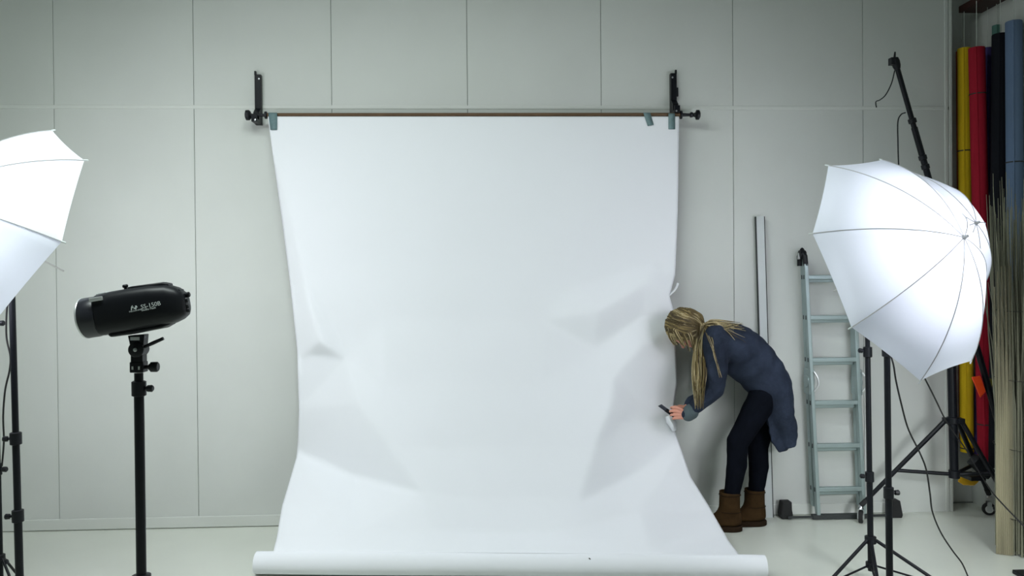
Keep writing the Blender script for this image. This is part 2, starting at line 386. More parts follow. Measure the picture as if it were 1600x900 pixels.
# ------------------------------------------------------------------ studio flash on its stand
def text_mesh(body, size, origin, ex, ez, m, parent, name, extr=.0004):
    cu = bpy.data.curves.new('txt', 'FONT'); cu.body = body; cu.size = size; cu.extrude = extr; cu.resolution_u = 3
    to = bpy.data.objects.new('txt', cu); COL.objects.link(to)
    dg = bpy.context.evaluated_depsgraph_get(); me = bpy.data.meshes.new_from_object(to.evaluated_get(dg))
    bpy.data.objects.remove(to)
    ey = ez.cross(ex); R = Matrix((ex, ez, ex.cross(ez))).transposed().to_4x4()
    me.transform(Matrix.Translation(origin-ORG[parent.name]) @ R)
    return link(name, me, m, parent, False, org=ORG[parent.name])
SY = -2.4
def flash():
    O = at(213, 483, SY); k = px_size(O)
    ax = (at(290, 471, SY)-at(136, 495, SY)).normalized(); up = Vector((0, -1, 0)).cross(ax); up = ax.cross(Vector((0, 1, 0)))*1
    if up.z < 0: up = -up
    dp = Vector((0, -1, 0))                           # towards the viewer
    r = thing('studio_flash', 'black studio flash head with white lettering on the stand left of the paper', 'flash', at(217, 560, SY))
    def L(u, v, w=0): return O + ax*(u*k) + up*(v*k) + dp*(w*k)
    def sec(u, top, bot, hw, n=32, e=3.2, tl=0):
        cv = (top+bot)/2; hv = (top-bot)/2; out = []
        for i in range(n):
            a = 2*math.pi*i/n; c, s = math.cos(a), math.sin(a)
            out.append(L(u + tl*s, cv + hv*math.copysign(abs(s)**(2/e), s), hw*math.copysign(abs(c)**(2/e), c)))
        return out
    b = MB(); b.rings([sec(-55, 29.5, -31, 27, tl=0), sec(-52, 31, -33, 30), sec(-30, 33, -33.5, 31), sec(0, 33.5, -33.5, 31), sec(30, 33, -33, 31), sec(55, 30, -31, 29), sec(68, 24, -27, 24), sec(76, 16, -22, 18), sec(79, 10, -16, 13)])
    b.build('housing', M['black'], r)
    p = MB(); p.rings([sec(-4, 35.6, 30, 10, e=4), sec(2, 36, 30, 12, e=4), sec(50, 35, 27, 12, e=4), sec(58, 32, 25, 9, e=4)]); p.build('top_fin', M['black'], r)
    p = MB(); p.rings([sec(-42, -30, -35.5, 14, e=4), sec(-38, -30, -37.5, 18, e=4), sec(-10, -30, -38, 18, e=4), sec(40, -29, -36, 18, e=4), sec(52, -28, -32, 12, e=4)]); p.build('bottom_fin', M['black'], r)
    c = MB(); c.lathe(L(-80, -2), ax, [(0, 30.5*k), (.004, 31.5*k), (20*k, 31.5*k), (24*k, 30.5*k), (27*k, 30*k)], 40)
    c.build('front_cap', mat('cap_dark_plastic', (.018, .019, .026), .35), r)
    c = MB(); c.lathe(L(-80.4, -2), ax, [(0, 28*k), (.0005, 31.8*k), (.004, 32*k), (.006, 31.6*k)], 40); c.build('cap_rim', M['silver'], r)
    q = MB(); q.rings([sec(-54, 32.3, 26.5, 9, e=5), sec(-53, 33.2, 26.5, 10, e=5), sec(-37, 34, 27, 11, e=5), sec(-35.5, 33, 27, 10, e=5)]); 
    q2 = MB()
    for (u0, u1, v0, v1) in ((-54.5, -35, 20.5, 26.5),):
        q2.box(L((u0+u1)/2, (v0+v1)/2, 29.3), (abs(u1-u0)/2*k, 2.2*k, abs(v1-v0)/2*k), (ax, dp, up))
    q2.build('silver_latch', M['silver'], r, smooth=False, bevel=.002); q.build('silver_latch', M['silver'], r, smooth=False)
    kn = MB(); kn.lathe(L(-11, 33), up, [(0, 2.4*k), (2.5*k, 2.4*k), (3.2*k, 4*k), (6*k, 4.4*k), (7.6*k, 3.2*k), (8*k, .5*k)], 16); kn.build('release_knob', M['black'], r)
    kn = MB(); kn.lathe(L(72, 10), ax, [(0, 2.4*k), (6*k, 2.2*k), (7*k, 4*k), (12*k, 4.2*k), (13*k, 3*k)], 16); kn.build('rear_knob', M['black'], r)
    for v in (2, -7, -14):
        kn = MB(); kn.lathe(L(76, v, 4), ax, [(0, 4*k), (5*k, 4*k), (6.5*k, 3*k)], 16); kn.build('rear_dial', M['black'], r)
    h = MB(); h.box(L(69, 17.5), (5*k, 10*k, 3*k), (ax, dp, up)); h.build('rear_handle', M['black'], r, smooth=False, bevel=.004)
    # lettering on the housing side
    F = lambda px, py: at(px, py, SY) + dp*(31.35*k)
    def side(px, py):
        P = at(px, py, SY); d = P-CAM; q = O.y-31.25*k; return CAM + d*((q-CAM.y)/d.y)
    tx = (side(245, 479)-side(205, 487)).normalized(); tz = Vector((0, 1, 0)).cross(tx); tz = tz if tz.z > 0 else -tz
    text_mesh('SS-150B', 9.2*k, side(220.5, 482.8), tx, tz, M['white'], r, 'lettering')
    text_mesh('Studio Flash', 4.6*k, side(221, 486.4), tx, tz, M['white'], r, 'lettering')
    text_mesh('FALCON EYES', 3.1*k, side(202, 488.3), tx, tz, M['white'], r, 'lettering')
    lg = MB()
    for poly in ([(204.6, 485.2), (206, 485.0), (206.2, 481.5), (209, 480.4), (208.6, 479.2), (206.4, 479.7), (207.6, 477.3), (206, 477.6), (204.8, 479.8)],
                 [(208.5, 483.0), (211.2, 482.6), (211.7, 484.2), (213.4, 482.4), (212.7, 480.6), (215.0, 480.2), (213, 477.2), (210.8, 477.8), (211.6, 479.9), (209.4, 481.0)]):
        vs = [side(x, y)+dp*.0003 for x, y in poly] + [side(x, y)+dp*(-.0006) for x, y in poly]; n = len(poly)
        lg.add(vs, [list(range(n)), list(range(n, 2*n))[::-1]] + [[i, (i+1) % n, n+(i+1) % n, n+i] for i in range(n)])
    lg.build('logo', M['white'], r, smooth=False)
    # tilt bracket
    P = lambda x, y, w=0: at(x, y, SY) + dp*(w*k)
    X, Z, Yv = Vector((1, 0, 0)), Vector((0, 0, 1)), Vector((0, -1, 0))
    y_ = MB(); y_.rings([[P(x, y, s*9) for x, y in ((203.5, 524), (229, 522), (227, 545), (208, 545))] for s in (-1, 1)]); y_.lathe(P(217, 545.5, 13), Vector((0, 1, 0)), [(0, 9*k), (1.5*k, 12*k), (24.5*k, 12*k), (26*k, 9*k)], 24)
    y_.box(P(217, 558), (9*k, 9*k, 9*k)); y_.build('tilt_bracket', M['black'], r, smooth=True, bevel=.002)
    MB().lathe(P(217, 545.5, 13.2), Yv, [(0, 3*k), (.8*k, 3*k), (1.2*k, 1.5*k)], 14).build('pivot_bolt', M['steel'], r)
    MB().box(P(215, 528.5, 9.4), (7*k, .6*k, 2.6*k)).build('name_plate', M['silver'], r, smooth=False)
    MB().tube([P(227, 542, 4), P(240, 536, 4), P(257, 528.5, 4)], [2.4*k, 3*k, 2.6*k], 10).build('tilt_lever', M['black'], r)
    a_ = MB(); a_.box(P(217, 573), (10.5*k, 10*k, 8.5*k)); a_.build('stand_socket', M['black'], r, smooth=False, bevel=.004)
    for x in (211.5, 221.5): MB().box(P(x, 574, 10.2), (1.3*k, .5*k, 2.6*k)).build('socket_slot', M['silver'], r, smooth=False)
    kk = MB(); kk.lathe(P(227, 573.5), X, [(0, 3*k), (5*k, 3*k), (6*k, 5*k), (8*k, 5*k), (9*k, 8*k), (18*k, 8.2*k), (20*k, 6.5*k)], 10); kk.build('clamp_knob', M['black'], r)
flash()

def stand(name, lab, path, r, hub_z, collars, knobs, legs=None, leg_r=.009, leglen=.55, group=None, hub=True, thin_top=None):
    """path: pole points from the floor up; collars: heights; knobs: (height, direction)"""
    base = Vector(path[0]); rt = thing(name, lab, 'light stand', (base.x, base.y, 0), group)
    top = Vector(path[-1]); ax_ = (top-base).normalized()
    pos = lambda z: base + ax_*((z-base.z)/ax_.z)
    b0 = pos(.06)
    zs = [.06] + sorted(collars) + [top.z]
    for i in range(len(zs)-1):
        MB().cyl(pos(zs[i]), pos(zs[i+1]), r*(1-.10*i), n=20).build('pole', M['blackmetal'], rt)
    for z, kd in zip(collars, knobs):
        c = MB(); c.lathe(pos(z-.028), ax_, [(0, r*1.1), (.003, r*1.45), (.053, r*1.45), (.056, r*1.1)], 20); col_ = c.build('collar', M['black'], rt)
        if kd:
            kd = Vector(kd).normalized(); p = pos(z)+kd*r*1.3
            MB().lathe(p, kd, [(0, .006), (.008, .006), (.010, .012), (.026, .013), (.030, .009)], 8).build('knob', M['black'], col_)
    if hub:
        h = MB(); h.lathe(pos(hub_z-.02), ax_, [(0, r*1.2), (.002, r*1.9), (.036, r*1.9), (.04, r*1.3)], 20); h.build('hub', M['black'], rt)
        low = MB(); low.lathe(pos(.075), ax_, [(0, r*1.2), (.002, r*1.7), (.03, r*1.7), (.032, r*1.2)], 20); low.build('lower_hub', M['black'], rt)
        for a in (legs or (20, 140, 260)):
            dv = Vector((math.cos(math.radians(a)), math.sin(math.radians(a)), 0))
            s0 = pos(hub_z) + dv*r*1.7; e0 = Vector((base.x, base.y, .012)) + dv*leglen
            lg = MB(); lg.tube([s0, e0], leg_r, 10); lo = lg.build('leg', M['blackmetal'], rt)
            MB().caps(e0-(e0-s0).normalized()*.03, e0, leg_r*1.35, leg_r*1.3, 12).build('rubber_foot', M['rubber'], lo)
            MB().tube([pos(.09)+dv*r*1.4, s0.lerp(e0, .84)], leg_r*.6, 8).build('brace', M['blackmetal'], rt)
    return rt, pos
# stand under the flash
pt = at(216.8, 583, SY); pb = at(221, 900, SY); dv = (pb-pt); pf = pt + dv*(pt.z/(-dv.z))
stand('light_stand', 'thick black tube stand carrying the studio flash head', [pf, pt], .0172, .55, [at(218, 607, SY).z], [(1, -.1, 0)], legs=(75, 195, 315), leglen=.5)
st_pin = MB().cyl(at(216.8, 596, SY), at(216.5, 580, SY), .012, n=16)

# ------------------------------------------------------------------ umbrellas
def umbrella(name, lab, C0, Y, tip1, tip3, n2, nz, Rpx, Hpx, shaft_back, power, disc=0, phase=0.0, energy_col=(.98, .955, 1.0)):
    O = at(C0[0], C0[1], Y); k = px_size(O)
    wv = (CAM-O).normalized(); rt_ = (CR - wv*CR.dot(wv)).normalized(); up_ = wv.cross(rt_)
    nn = (rt_*n2[0] - up_*n2[1])*math.sqrt(1-nz*nz) + wv*nz; nn.normalize()
    def plane(tp):
        t = Vector((tp[0]-C0[0], tp[1]-C0[1])); kk = -(t.x*n2[0]+t.y*n2[1])*math.sqrt(1-nz*nz)/nz
        return (rt_*t.x - up_*t.y + wv*kk)
    e1 = plane(tip1).normalized(); e2 = nn.cross(e1)
    if e2.dot(plane(tip3)) < 0: e2 = -e2
    e1, e2 = e1*math.cos(phase)+e2*math.sin(phase), e2*math.cos(phase)-e1*math.sin(phase)
    R, H = Rpx*k, Hpx*k; S = (R*R+H*H)/(2*H); am = math.acos((S-H)/S)
    def rib(phi, t):
        a = am*t; return O + nn*((S*math.cos(a)-(S-H))*.72 + H*.28*(1-t)) + (e1*math.cos(phi)+e2*math.sin(phi))*(S*math.sin(a)*.72 + R*t*.28)
    r = thing(name, lab, 'umbrella', O)
    NR, NG, NT = 8, 10, 26
    vs, fs = [], []
    for it in range(NT+1):
        t = max(it/NT, .004)
        for g in range(NR):
            p, q = rib(2*math.pi*g/NR, t), rib(2*math.pi*(g+1)/NR, t)
            for j in range(NG):
                u = j/NG; ch = p.lerp(q, u); sp = rib(2*math.pi*(g+u)/NR, t); b = 4*u*(1-u)
                f = .38*(1-t**6) - .16*t**8
                x = ch.lerp(sp, f) if f >= 0 else ch + (O-ch)*(.014*b*t**8)
                if f < 0: pass
                vs.append(x)
    n = NR*NG
    for it in range(NT):
        for j in range(n): fs.append([it*n+j, it*n+(j+1) % n, (it+1)*n+(j+1) % n, (it+1)*n+j])
    m_ = MB(); m_.add(vs, fs); m_.build('canopy', M['canopy'], r)
    for g in range(NR):
        pts = [rib(2*math.pi*g/NR, t/20) + nn*.0015 for t in range(0, 21)]
        MB().tube(pts, .0022, 6).build('rib', M['rib'], r)
        e = pts[-1]; dd = (pts[-1]-pts[-2]).normalized()
        MB().caps(e, e+dd*.014, .0035, .0035, 8, 3).build('rib_tip', M['white'], r)
    MB().lathe(O+nn*(H-.006), nn, [(0, .012), (.008, .012), (.012, .008), (.026, .006), (.028, .003)], 16).build('ferrule', M['rib'], r)
    MB().cyl(O+nn*(H-.004), O-nn*(shaft_back*k), .0042, n=12).build('shaft', M['shaft'], r)
    # the lamp inside
    l = bpy.data.lights.new('umbrella_lamp', 'SPOT'); l.energy = power; l.color = energy_col; l.spot_size = math.radians(176); l.spot_blend = .25; l.shadow_soft_size = .09
    lo = bpy.data.objects.new('umbrella_lamp', l); COL.objects.link(lo)
    lo.location = O + nn*(.02); lo.rotation_euler = nn.to_track_quat('-Z', 'Y').to_euler()
    if disc:                                          # light thrown back by the white inside of the canopy
        l = bpy.data.lights.new('umbrella_glow', 'AREA'); l.shape = 'DISK'; l.size = R*1.2; l.energy = disc; l.color = energy_col
        lo = bpy.data.objects.new('umbrella_glow', l); COL.objects.link(lo)
        lo.location = O + nn*(H*.45); lo.rotation_euler = (-nn).to_track_quat('-Z', 'Y').to_euler()
    return O, nn, e1, e2, k
UR = umbrella('umbrella', 'glowing white photo umbrella at right opening to the left, in front of the ladder', (1406, 412), -1.75, (1303, 258), (1342, 500), (.909, -.417), .512, 190, 106, 128, SPOT_R, DISC_R)
UB = umbrella('umbrella', 'smaller white photo umbrella peeking out behind the apex of the right glowing one', (1457, 376), -1.12, (1303+51, 258-36), (1342+51, 500-36), (.909, -.417), .512, 122, 72, 190, SPOT_B, 0, math.pi/8)
UL = umbrella('umbrella', 'glowing white photo umbrella cut by the left edge of the picture', (-13, 366), -1.75, (77, 195), (68, 373), (-.848, -.53), .40, 195, 110, 128, SPOT_L, DISC_L)

def lamp_head(rt, U, pole_top):
    O, nn, e1, e2, k = U
    f0 = O + nn*.01; b0 = O - nn*.155
    MB().lathe(b0, nn, [(0, .03), (.006, .05), (.03, .06), (.15, .06), (.16, .05), (.165, .02)], 24).build('lamp_head', M['black'], rt)
    MB().tube([b0+nn*.08-Vector((0, 0, .03)), pole_top], .010, 10).build('tilt_joint', M['black'], rt)
# right stands
def pole_pts(p_top, p_bot, Y):
    a, b = at(*p_top, Y), at(*p_bot, Y); d = b-a; return a + d*(a.z/(-d.z)), a
f, t = pole_pts((1385, 470), (1390, 900), -1.75)
rt, pos = stand('light_stand', 'black light stand under the right umbrella, its clamp knobs pointing right', [f, t], .0155, .16, [at(1388, 770, -1.75).z, at(1383, 548, -1.75).z], [(1, 0, 0), (1, -.1, .1)], legs=(-60, 60, 180), leglen=.42, leg_r=.008)
lamp_head(rt, UR, t)
f, t = pole_pts((1353.5, 405), (1361, 900), -1.2)
rt, pos = stand('light_stand', 'black light stand with open tripod legs just left of the one under the right umbrella', [f, t], .0155, at(1360, 843, -1.2).z, [at(1356, 745, -1.2).z, at(1355, 550, -1.2).z], [(-1, 0, .1), (-1, 0, .2)], legs=(-35, 205, 250), leglen=.40, leg_r=.009)
lamp_head(rt, UB, t)
# left stands
f, t = pole_pts((16.5, 380), (30.5, 900), -1.75)
rt, pos = stand('light_stand', 'black light stand under the left umbrella with two collars on its pole', [f, t], .0165, .14, [at(27.5, 806, -1.75).z, at(26.5, 685, -1.75).z], [(-1, -.2, 0), (-1, -.2, 0)], legs=(-80, 40, 160), leglen=.4)
lamp_head(rt, UL, t)
f, t = pole_pts((-8, 490), (1.5, 900), -1.55)
rt, pos = stand('light_stand', 'thin black light stand at the far left picture edge', [f, t], .0105, at(2, 872, -1.55).z, [at(0, 733, -1.55).z, at(-4, 505, -1.55).z], [(1, -.2, 0), (1, -.1, 0)], legs=(-35, 90, 215), leglen=.32, leg_r=.006)
MB().lathe(at(4, 880, -1.56), Vector((1, -.1, .35)), [(0, .006), (.012, .006), (.014, .010), (.024, .012), (.027, .006)], 8).build('leg_lock_knob', M['black'], rt)

# ------------------------------------------------------------------ boom stand with castors
BYc = -.36
ct, cbm = at(1483, 425, BYc), at(1491, 746, BYc)
bs = thing('boom_stand', 'tall black boom stand on castors with a slanted arm, behind the right umbrella', 'boom stand', (cbm.x, cbm.y, 0))
MB().cyl(ct, cbm, .026, n=24).build('column', M['blackmetal'], bs)
MB().lathe(cbm-Vector((0, 0, .005)), (0, 0, 1), [(0, .02), (.003, .034), (.05, .034), (.055, .026)], 20).build('lower_collar', M['black'], bs)
hubp = at(1489.5, 657, BYc)
h = MB(); h.lathe(hubp-Vector((0, 0, .02)), (0, 0, 1), [(0, .03), (.003, .038), (.04, .038), (.044, .03)], 20)
legs = [((1345, 790), -.21, (1345, 800), (1405, 737)), ((1545, 772), -.10, (1543, 785), (1520, 726)), ((1585, 800), -.50, (1590, 815), (1545, 745))]
for dv in (Vector((-1, .2, 0)), Vector((1, .5, 0)), Vector((.7, -.6, 0))): h.box(hubp+dv.normalized()*.04, (.02, .02, .018))
h.build('hub', M['black'], bs, bevel=.002)
def castor(top, foot, r, parent, yawv):
    cst = MB(); cst.lathe(top+Vector((0, 0, .02)), (0, 0, -1), [(0, .012), (.02, .014), (.03, .02)], 14)
    c = Vector((foot.x, foot.y, r)); yv = Vector(yawv).normalized()
    for sg in (-1, 1): cst.box(c + yv*(sg*.019) + Vector((0, 0, r*.45)), (.014, .002, r*.75), (Vector((-yv.y, yv.x, 0)), yv, Vector((0, 0, 1))))
    fk = cst.build('castor', M['steel'], parent)
    MB().lathe(c-yv*.014, yv, [(0, r*.55), (.001, r*.92), (.006, r), (.022, r), (.027, r*.92), (.028, r*.55)], 28).build('wheel', M['rubber'], fk)
    MB().lathe(c-yv*.0165, yv, [(0, r*.2), (.001, r*.6), (.032, r*.6), (.033, r*.2)], 24).build('wheel_disc', M['silver'], fk)
for (le, Yl, wh, br_), yv in zip(legs, ((.85, -.5, 0), (-.35, -1, 0), (-.6, 1, 0))):
    e = at(*le, Yl); ft = Vector((e.x, e.y, 0)); e.z = max(e.z, .095)
    s = hubp + (Vector((e.x, e.y, hubp.z))-hubp).normalized()*.045
    lo = MB().tube([s, e], [.015, .014], 12).build('leg', M['blackmetal'], bs)
    MB().tube([e+(s-e).normalized()*.05, e], [.0165, .0165], 12).build('leg_sleeve', M['rubber'], lo)
    castor(Vector((e.x, e.y, e.z-.01)), ft, .042, bs, yv)
    fr = .58; MB().tube([cbm+Vector((0, 0, .02)), s.lerp(e, fr)], .012, 10).build('brace', M['blackmetal'], bs)
bx = at(1533, 729, -.30)
w_ = MB(); aw = (Vector((.72, 0, -.69)), Vector((0, 1, 0)), Vector((.69, 0, .72))); w_.box(bx, (.075, .035, .04), aw); w_.build('base_weight', M['black'], bs, bevel=.008)
a0, a1 = at(1399, 96, -.41), at(1562, 668, -.44)
ad = (a1-a0).normalized()
MB().cyl(a0, a0.lerp(a1, .40), .0155, n=18).build('boom_arm', M['blackmetal'], bs)
MB().cyl(a0.lerp(a1, .18), a1, .019, n=18).build('boom_arm', M['blackmetal'], bs)
for fr in (.155, .255, .28):
    p = a0.lerp(a1, fr); MB().lathe(p, ad, [(0, .018), (.004, .025), (.03, .025), (.034, .018)], 16).build('arm_collar', M['black'], bs)
tp = MB(); tp.lathe(a0+ad*.05, -ad, [(0, .018), (.02, .024), (.05, .026), (.07, .022), (.075, .012)], 14); tp.box(a0-ad*.02+Vector((-.012, 0, -.02)), (.018, .02, .022)); tp.tube([a0-ad*.02, a0-ad*.05+Vector((.012, 0, .012))], [.008, .005], 8)
tp.build('arm_tip', M['black'], bs)
cl = a0.lerp(a1, (431-96)/(668-96)); MB().box((ct+cl)/2, (.04, .055, .045)).build('arm_clamp', M['black'], bs, bevel=.006)
q = lambda x, y: at(x, y, -.40)
ow = MB(); ow.rings([[at(x, y, yy) for x, y in ((1517.5, 589), (1532, 587), (1540.5, 612), (1531.5, 622))] for yy in (-.47, -.40)]); ow.build('orange_weight', M['orange'], bs, smooth=False, bevel=.006)['label'] = 'bright orange block on the arm'
MB().box(at(1545, 597.5, -.40), (.014, .02, .026), (Vector((.97, 0, -.25)), Vector((0, 1, 0)), Vector((.25, 0, .97)))).build('arm_clip', mat('dull_yellow_plastic', (.25, .23, .04), .6), bs, bevel=.003)
MB().tube(spline([q(1398, 110), q(1393, 130), q(1384, 148), q(1375, 156), q(1369, 158.5), q(1368.5, 163), q(1369.5, 168)], 40), .0035, 6).build('loose_cable', M['black'], bs)
MB().tube(spline([q(1415, 176), q(1408, 179), q(1403, 190), q(1403, 220), q(1404, 255), q(1407, 300)], 40), .004, 6).build('arm_cable', M['black'], bs)

# ------------------------------------------------------------------ cables
def cable(pts, lab, r=.004, n=90):
    tag(MB().tube(spline(pts, n), r, 8).build('power_cable', M['rubber']), lab, 'cable', 'black cables of the lamps')
cable([at(1390, 551, -1.78), at(1396, 570, -1.78), at(1400, 595, -1.76), at(1408, 630, -1.74), at(1419, 670, -1.7), at(1436, 705, -1.66), at(1447, 733, -1.62), at(1453, 770, -1.55), at(1457, 800, -1.45), at(1470, 832, -1.33), at(1488, 860, -1.25), at(1503, 880, -1.2), at(1513, 902, -1.16)], 'black cable hanging from the stand under the right umbrella down to the floor')
cable([at(1436, 575, -1.5), at(1448, 597, -1.4), at(1462, 625, -1.2), at(1474, 650, -.9), at(1481, 662, -.5), at(1497, 685, -.46), at(1513, 708, -.46), at(1530, 738, -.55), at(1548, 766, -.8), at(1566, 787, -1.10), at(1590, 812, -1.15), at(1612, 835, -1.2)], 'black cable from the right umbrella over the boom stand to the reed screen')
cable([at(17, 455, -1.76), at(11, 480, -1.74), at(10, 525, -1.72), at(16, 556, -1.72), at(15, 578, -1.7), at(8, 610, -1.68), at(5, 650, -1.65), at(6, 690, -1.62), at(3, 728, -1.58)], 'black cable strung between the two stands at the left picture edge')

# ------------------------------------------------------------------ ladder
def ladder():
    r = thing('folding_ladder', 'silver aluminium folding ladder leaning on the wall behind the right umbrella', 'ladder', on_floor(1300, 806))
    Yf, Yb = -.125, -.045
    def rail(pt_, pb_, Y0, Y1, w, nm):
        t, b = at(*pt_, (Y0+Y1)/2), at(*pb_, (Y0+Y1)/2)
        d = (t-b).normalized(); x = Vector((1, 0, 0)); x = (x-d*x.dot(d)).normalized()
        m_ = MB(); m_.box((t+b)/2, (w, abs(Y1-Y0)/2, (t-b).length/2), (x, Vector((0, 1, 0)), d)); 
        return m_.build(nm, M['alu'], r, smooth=False, bevel=.004), t, b
    _, lt, lb = rail((1258, 412), (1278, 804), -.135, -.095, .0125, 'rail')
    _, rt_, rb_ = rail((1332, 408), (1349, 802), -.135, -.095, .0125, 'rail')
    _, lt2, lb2 = rail((1254.5, 402), (1271, 790), -.085, -.04, .0125, 'rail')
    _, rt2, rb2 = rail((1329, 402), (1343, 790), -.085, -.04, .0125, 'rail')
    for (A, B, C_, D, Y, off) in ((lt, lb, rt_, rb_, -.115, 0), (lt2, lb2, rt2, rb2, -.063, -.02)):
        for py in (433, 496, 562, 629, 696, 764):
            z = at(1300, py, Y).z + off
            a = B.lerp(A, (z-B.z)/(A.z-B.z)); b = D.lerp(C_, (z-D.z)/(C_.z-D.z))
            m_ = MB(); c = (a+b)/2; xx = (b-a).normalized()
            m_.box(c, ((b-a).length/2-.006, .016, .0145), (xx, Vector((0, 1, 0)), xx.cross(Vector((0, 1, 0))))); m_.build('rung', M['alu'], r, smooth=False, bevel=.004)
            for P in (a, b):
                s = MB(); s.box(P+Vector((-.0130, -.0, .0)), (.0015, .010, .010)); 
    for A, B in ((lt, lb), (lt2, lb2)):
        for py in (433, 496, 562, 629, 696, 764):
            z = at(1262, py, -.1).z; a = B.lerp(A, (z-B.z)/(A.z-B.z))
            MB().box(a+Vector((-.013, 0, 0)), (.0012, .006, .014)).build('rung_rivet', M['boardedge'], r, smooth=False)
    # hinges
    for (px, py) in ((1253.5, 405), (1330, 405)):
        hh = MB(); c = at(px, py, -.09)
        hh.tube([c+Vector((.012, -.03, -.045)), c+Vector((.004, -.03, .02)), c+Vector((.0, .0, .062)), c+Vector((-.006, .03, .02)), c+Vector((-.006, .03, -.045))], [.016, .018, .016, .018, .016], 12)
        hh.lathe(c+Vector((-.022, 0, .03)), (1, 0, 0), [(0, .02), (.002, .030), (.04, .030), (.042, .02)], 20); hh.build('hinge', M['black'], r)
        MB().tube([c+Vector((-.024, -.012, .0)), c+Vector((-.026, .0, .04)), c+Vector((-.024, .012, .0))], .004, 8).build('hinge_lever', M['silver'], r)
    for (px, py) in ((1266, 596), (1341, 597)):
        c = at(px, py, -.10)
        hh = MB(); hh.lathe(c+Vector((-.024, .02, 0)), (1, 0, 0), [(0, .03), (.002, .042), (.046, .042), (.048, .03)], 24); hh.box(c+Vector((0, .02, 0)), (.018, .045, .085)); hh.build('hinge', M['alu'], r, bevel=.003)
        MB().tube(spline([c+Vector((.006, -.045, .07)), c+Vector((.026, -.055, .03)), c+Vector((.030, -.055, -.02)), c+Vector((.008, -.045, -.06))], 16), .006, 8).build('lock_handle', M['silver'], r)
    wl, wr = on_floor(1230, 812), on_floor(1400, 810)
    MB().bbox((lb.x-.04, -.135, .004), (rb_.x+.02, -.095, .034)).build('stabiliser_bar', M['boardedge'], r, smooth=False, bevel=.003)
    b = MB(); b.bbox((wl.x, -.128, .012), (wr.x, -.112, .026)); b.build('stabiliser_rod', M['boardedge'], r, smooth=False)
    for c, sg in ((wl, 1), (wr, -1)):
        m_ = MB(); pr = [(-.034, .002), (.036, .002), (.042, .03), (.018 if sg < 0 else .036, .062), (.034, .118), (-.028, .118), (-.040, .03)]
        if sg < 0: pr = [(-.036, .002), (.044, .0), (.05, .02), (.032, .118), (-.03, .122), (-.04, .05)]
        m_.rings([[Vector((c.x+x, c.y+.10*s, z)) for x, z in pr] for s in (0, .35, .7)]); m_.build('rubber_foot', M['rubber'], r, smooth=False, bevel=.006)
ladder()

# leaning narrow board
bt, bb = at(1187, 338, -.03), at(1201, 800, -.05); bb.z = .0
bw = thing('leaning_board', 'tall narrow white board leaning on the wall between the woman and the ladder', 'board', (bb.x, bb.y, 0))
d = (bt-bb).normalized(); x = Vector((1, 0, 0)); x = (x-d*x.dot(d)).normalized(); y = d.cross(x)
MB().box((bt+bb)/2, (.027, .008, (bt-bb).length/2), (x, y, d)).build('face', M['board'], bw, smooth=False, bevel=.001)
for s in (-1, 1): MB().box((bt+bb)/2+x*(s*.029)+y*.000, (.0025, .010, (bt-bb).length/2-.002), (x, y, d)).build('edge_strip', M['boardedge'], bw, smooth=False)

# ------------------------------------------------------------------ shelf and hanging rolls in the corner
SZ = at(1501, 19, .06).z
sf = MB(); sf.bbox((3.195, -1.6, SZ), (XR, .08, SZ+.045)); shf = sf.build('wall_shelf', M['shelf'], smooth=False, bevel=.003)
tag(shf, 'dark brown wooden shelf high on the right wall above the coloured rolls', 'shelf')
def proll(lab, ptop, Yt, pbot, Yb, r, col, cordpx=None, seam=()):
    t, b = at(*ptop, Yt), at(*pbot, Yb); d = (t-b).normalized()
    rt = thing('paper_roll', lab, 'paper roll', (b.x, b.y, b.z), 'coloured rolls hanging in the right corner')
    m_ = MB(); L = (t-b).length
    m_.lathe(b, d, [(.03, r*.55), (0, r*.6), (0, r*.97), (.004, r), (L-.004, r), (L, r*.97), (L, r*.6), (L-.03, r*.55)], 28)
    x_, y_, _ = frame(d); side = (Vector((-.75, -.66, 0)) - d*Vector((-.75, -.66, 0)).dot(d)).normalized()
    side2 = d.cross(side)
    m_.add([b+side*r+side2*.0, b+side*(r+.004)+side2*.012, t+side*(r+.004)+side2*.012, t+side*r], [[0, 1, 2, 3]])
    m_.build('paper', col, rt)
    for sm in seam:
        p = b + d*((at(*sm, Yt).z-b.z)/d.z)
        MB().lathe(p, d, [(0, r+.0008), (.001, r+.0025), (.007, r+.0025), (.008, r+.0008)], 28).build('band', M['wire'], rt)
    hp = Vector((t.x, t.y, SZ)); 
    MB().tube([t-d*.05, t+d*.01, hp+Vector((0, 0, .004))], .002, 6).build('hanging_cord', M['cord'], rt)
    MB().cyl(t-d*.03, t-d*.006, r*.62, n=20).build('core', M['card'], rt)
    return rt
P_ = lambda n, c: mat(n, c, .8, var=.05, scale=4, spec=.15)
proll('orange paper roll mostly hidden behind the yellow one', (1503, 80), .125, (1508, 690), .125, .038, P_('orange_paper', (.45, .10, .02)))
proll('yellow paper roll at the left of the coloured rolls', (1506.5, 76), .045, (1511, 706), .03, .043, P_('yellow_paper', (.68, .46, .015)), seam=((1508, 237), (1511, 700)))
proll('purple paper roll half hidden behind the red one', (1543, 75), -.04, (1529, 712), .045, .033, P_('purple_paper', (.075, .055, .19)))
proll('crimson red paper roll right of the yellow one', (1526, 75), -.15, (1541, 727), -.13, .050, P_('red_paper', (.36, .012, .03)), seam=((1527, 148), (1541, 664)))
proll('green paper roll showing its top behind the black one', (1557, 40), -.105, (1556, 715), -.10, .027, P_('green_paper', (.10, .22, .19)))
proll('black paper roll between the red and the blue grey one', (1563, 54), -.235, (1558, 730), -.255, .050, P_('black_paper', (.008, .009, .014)))
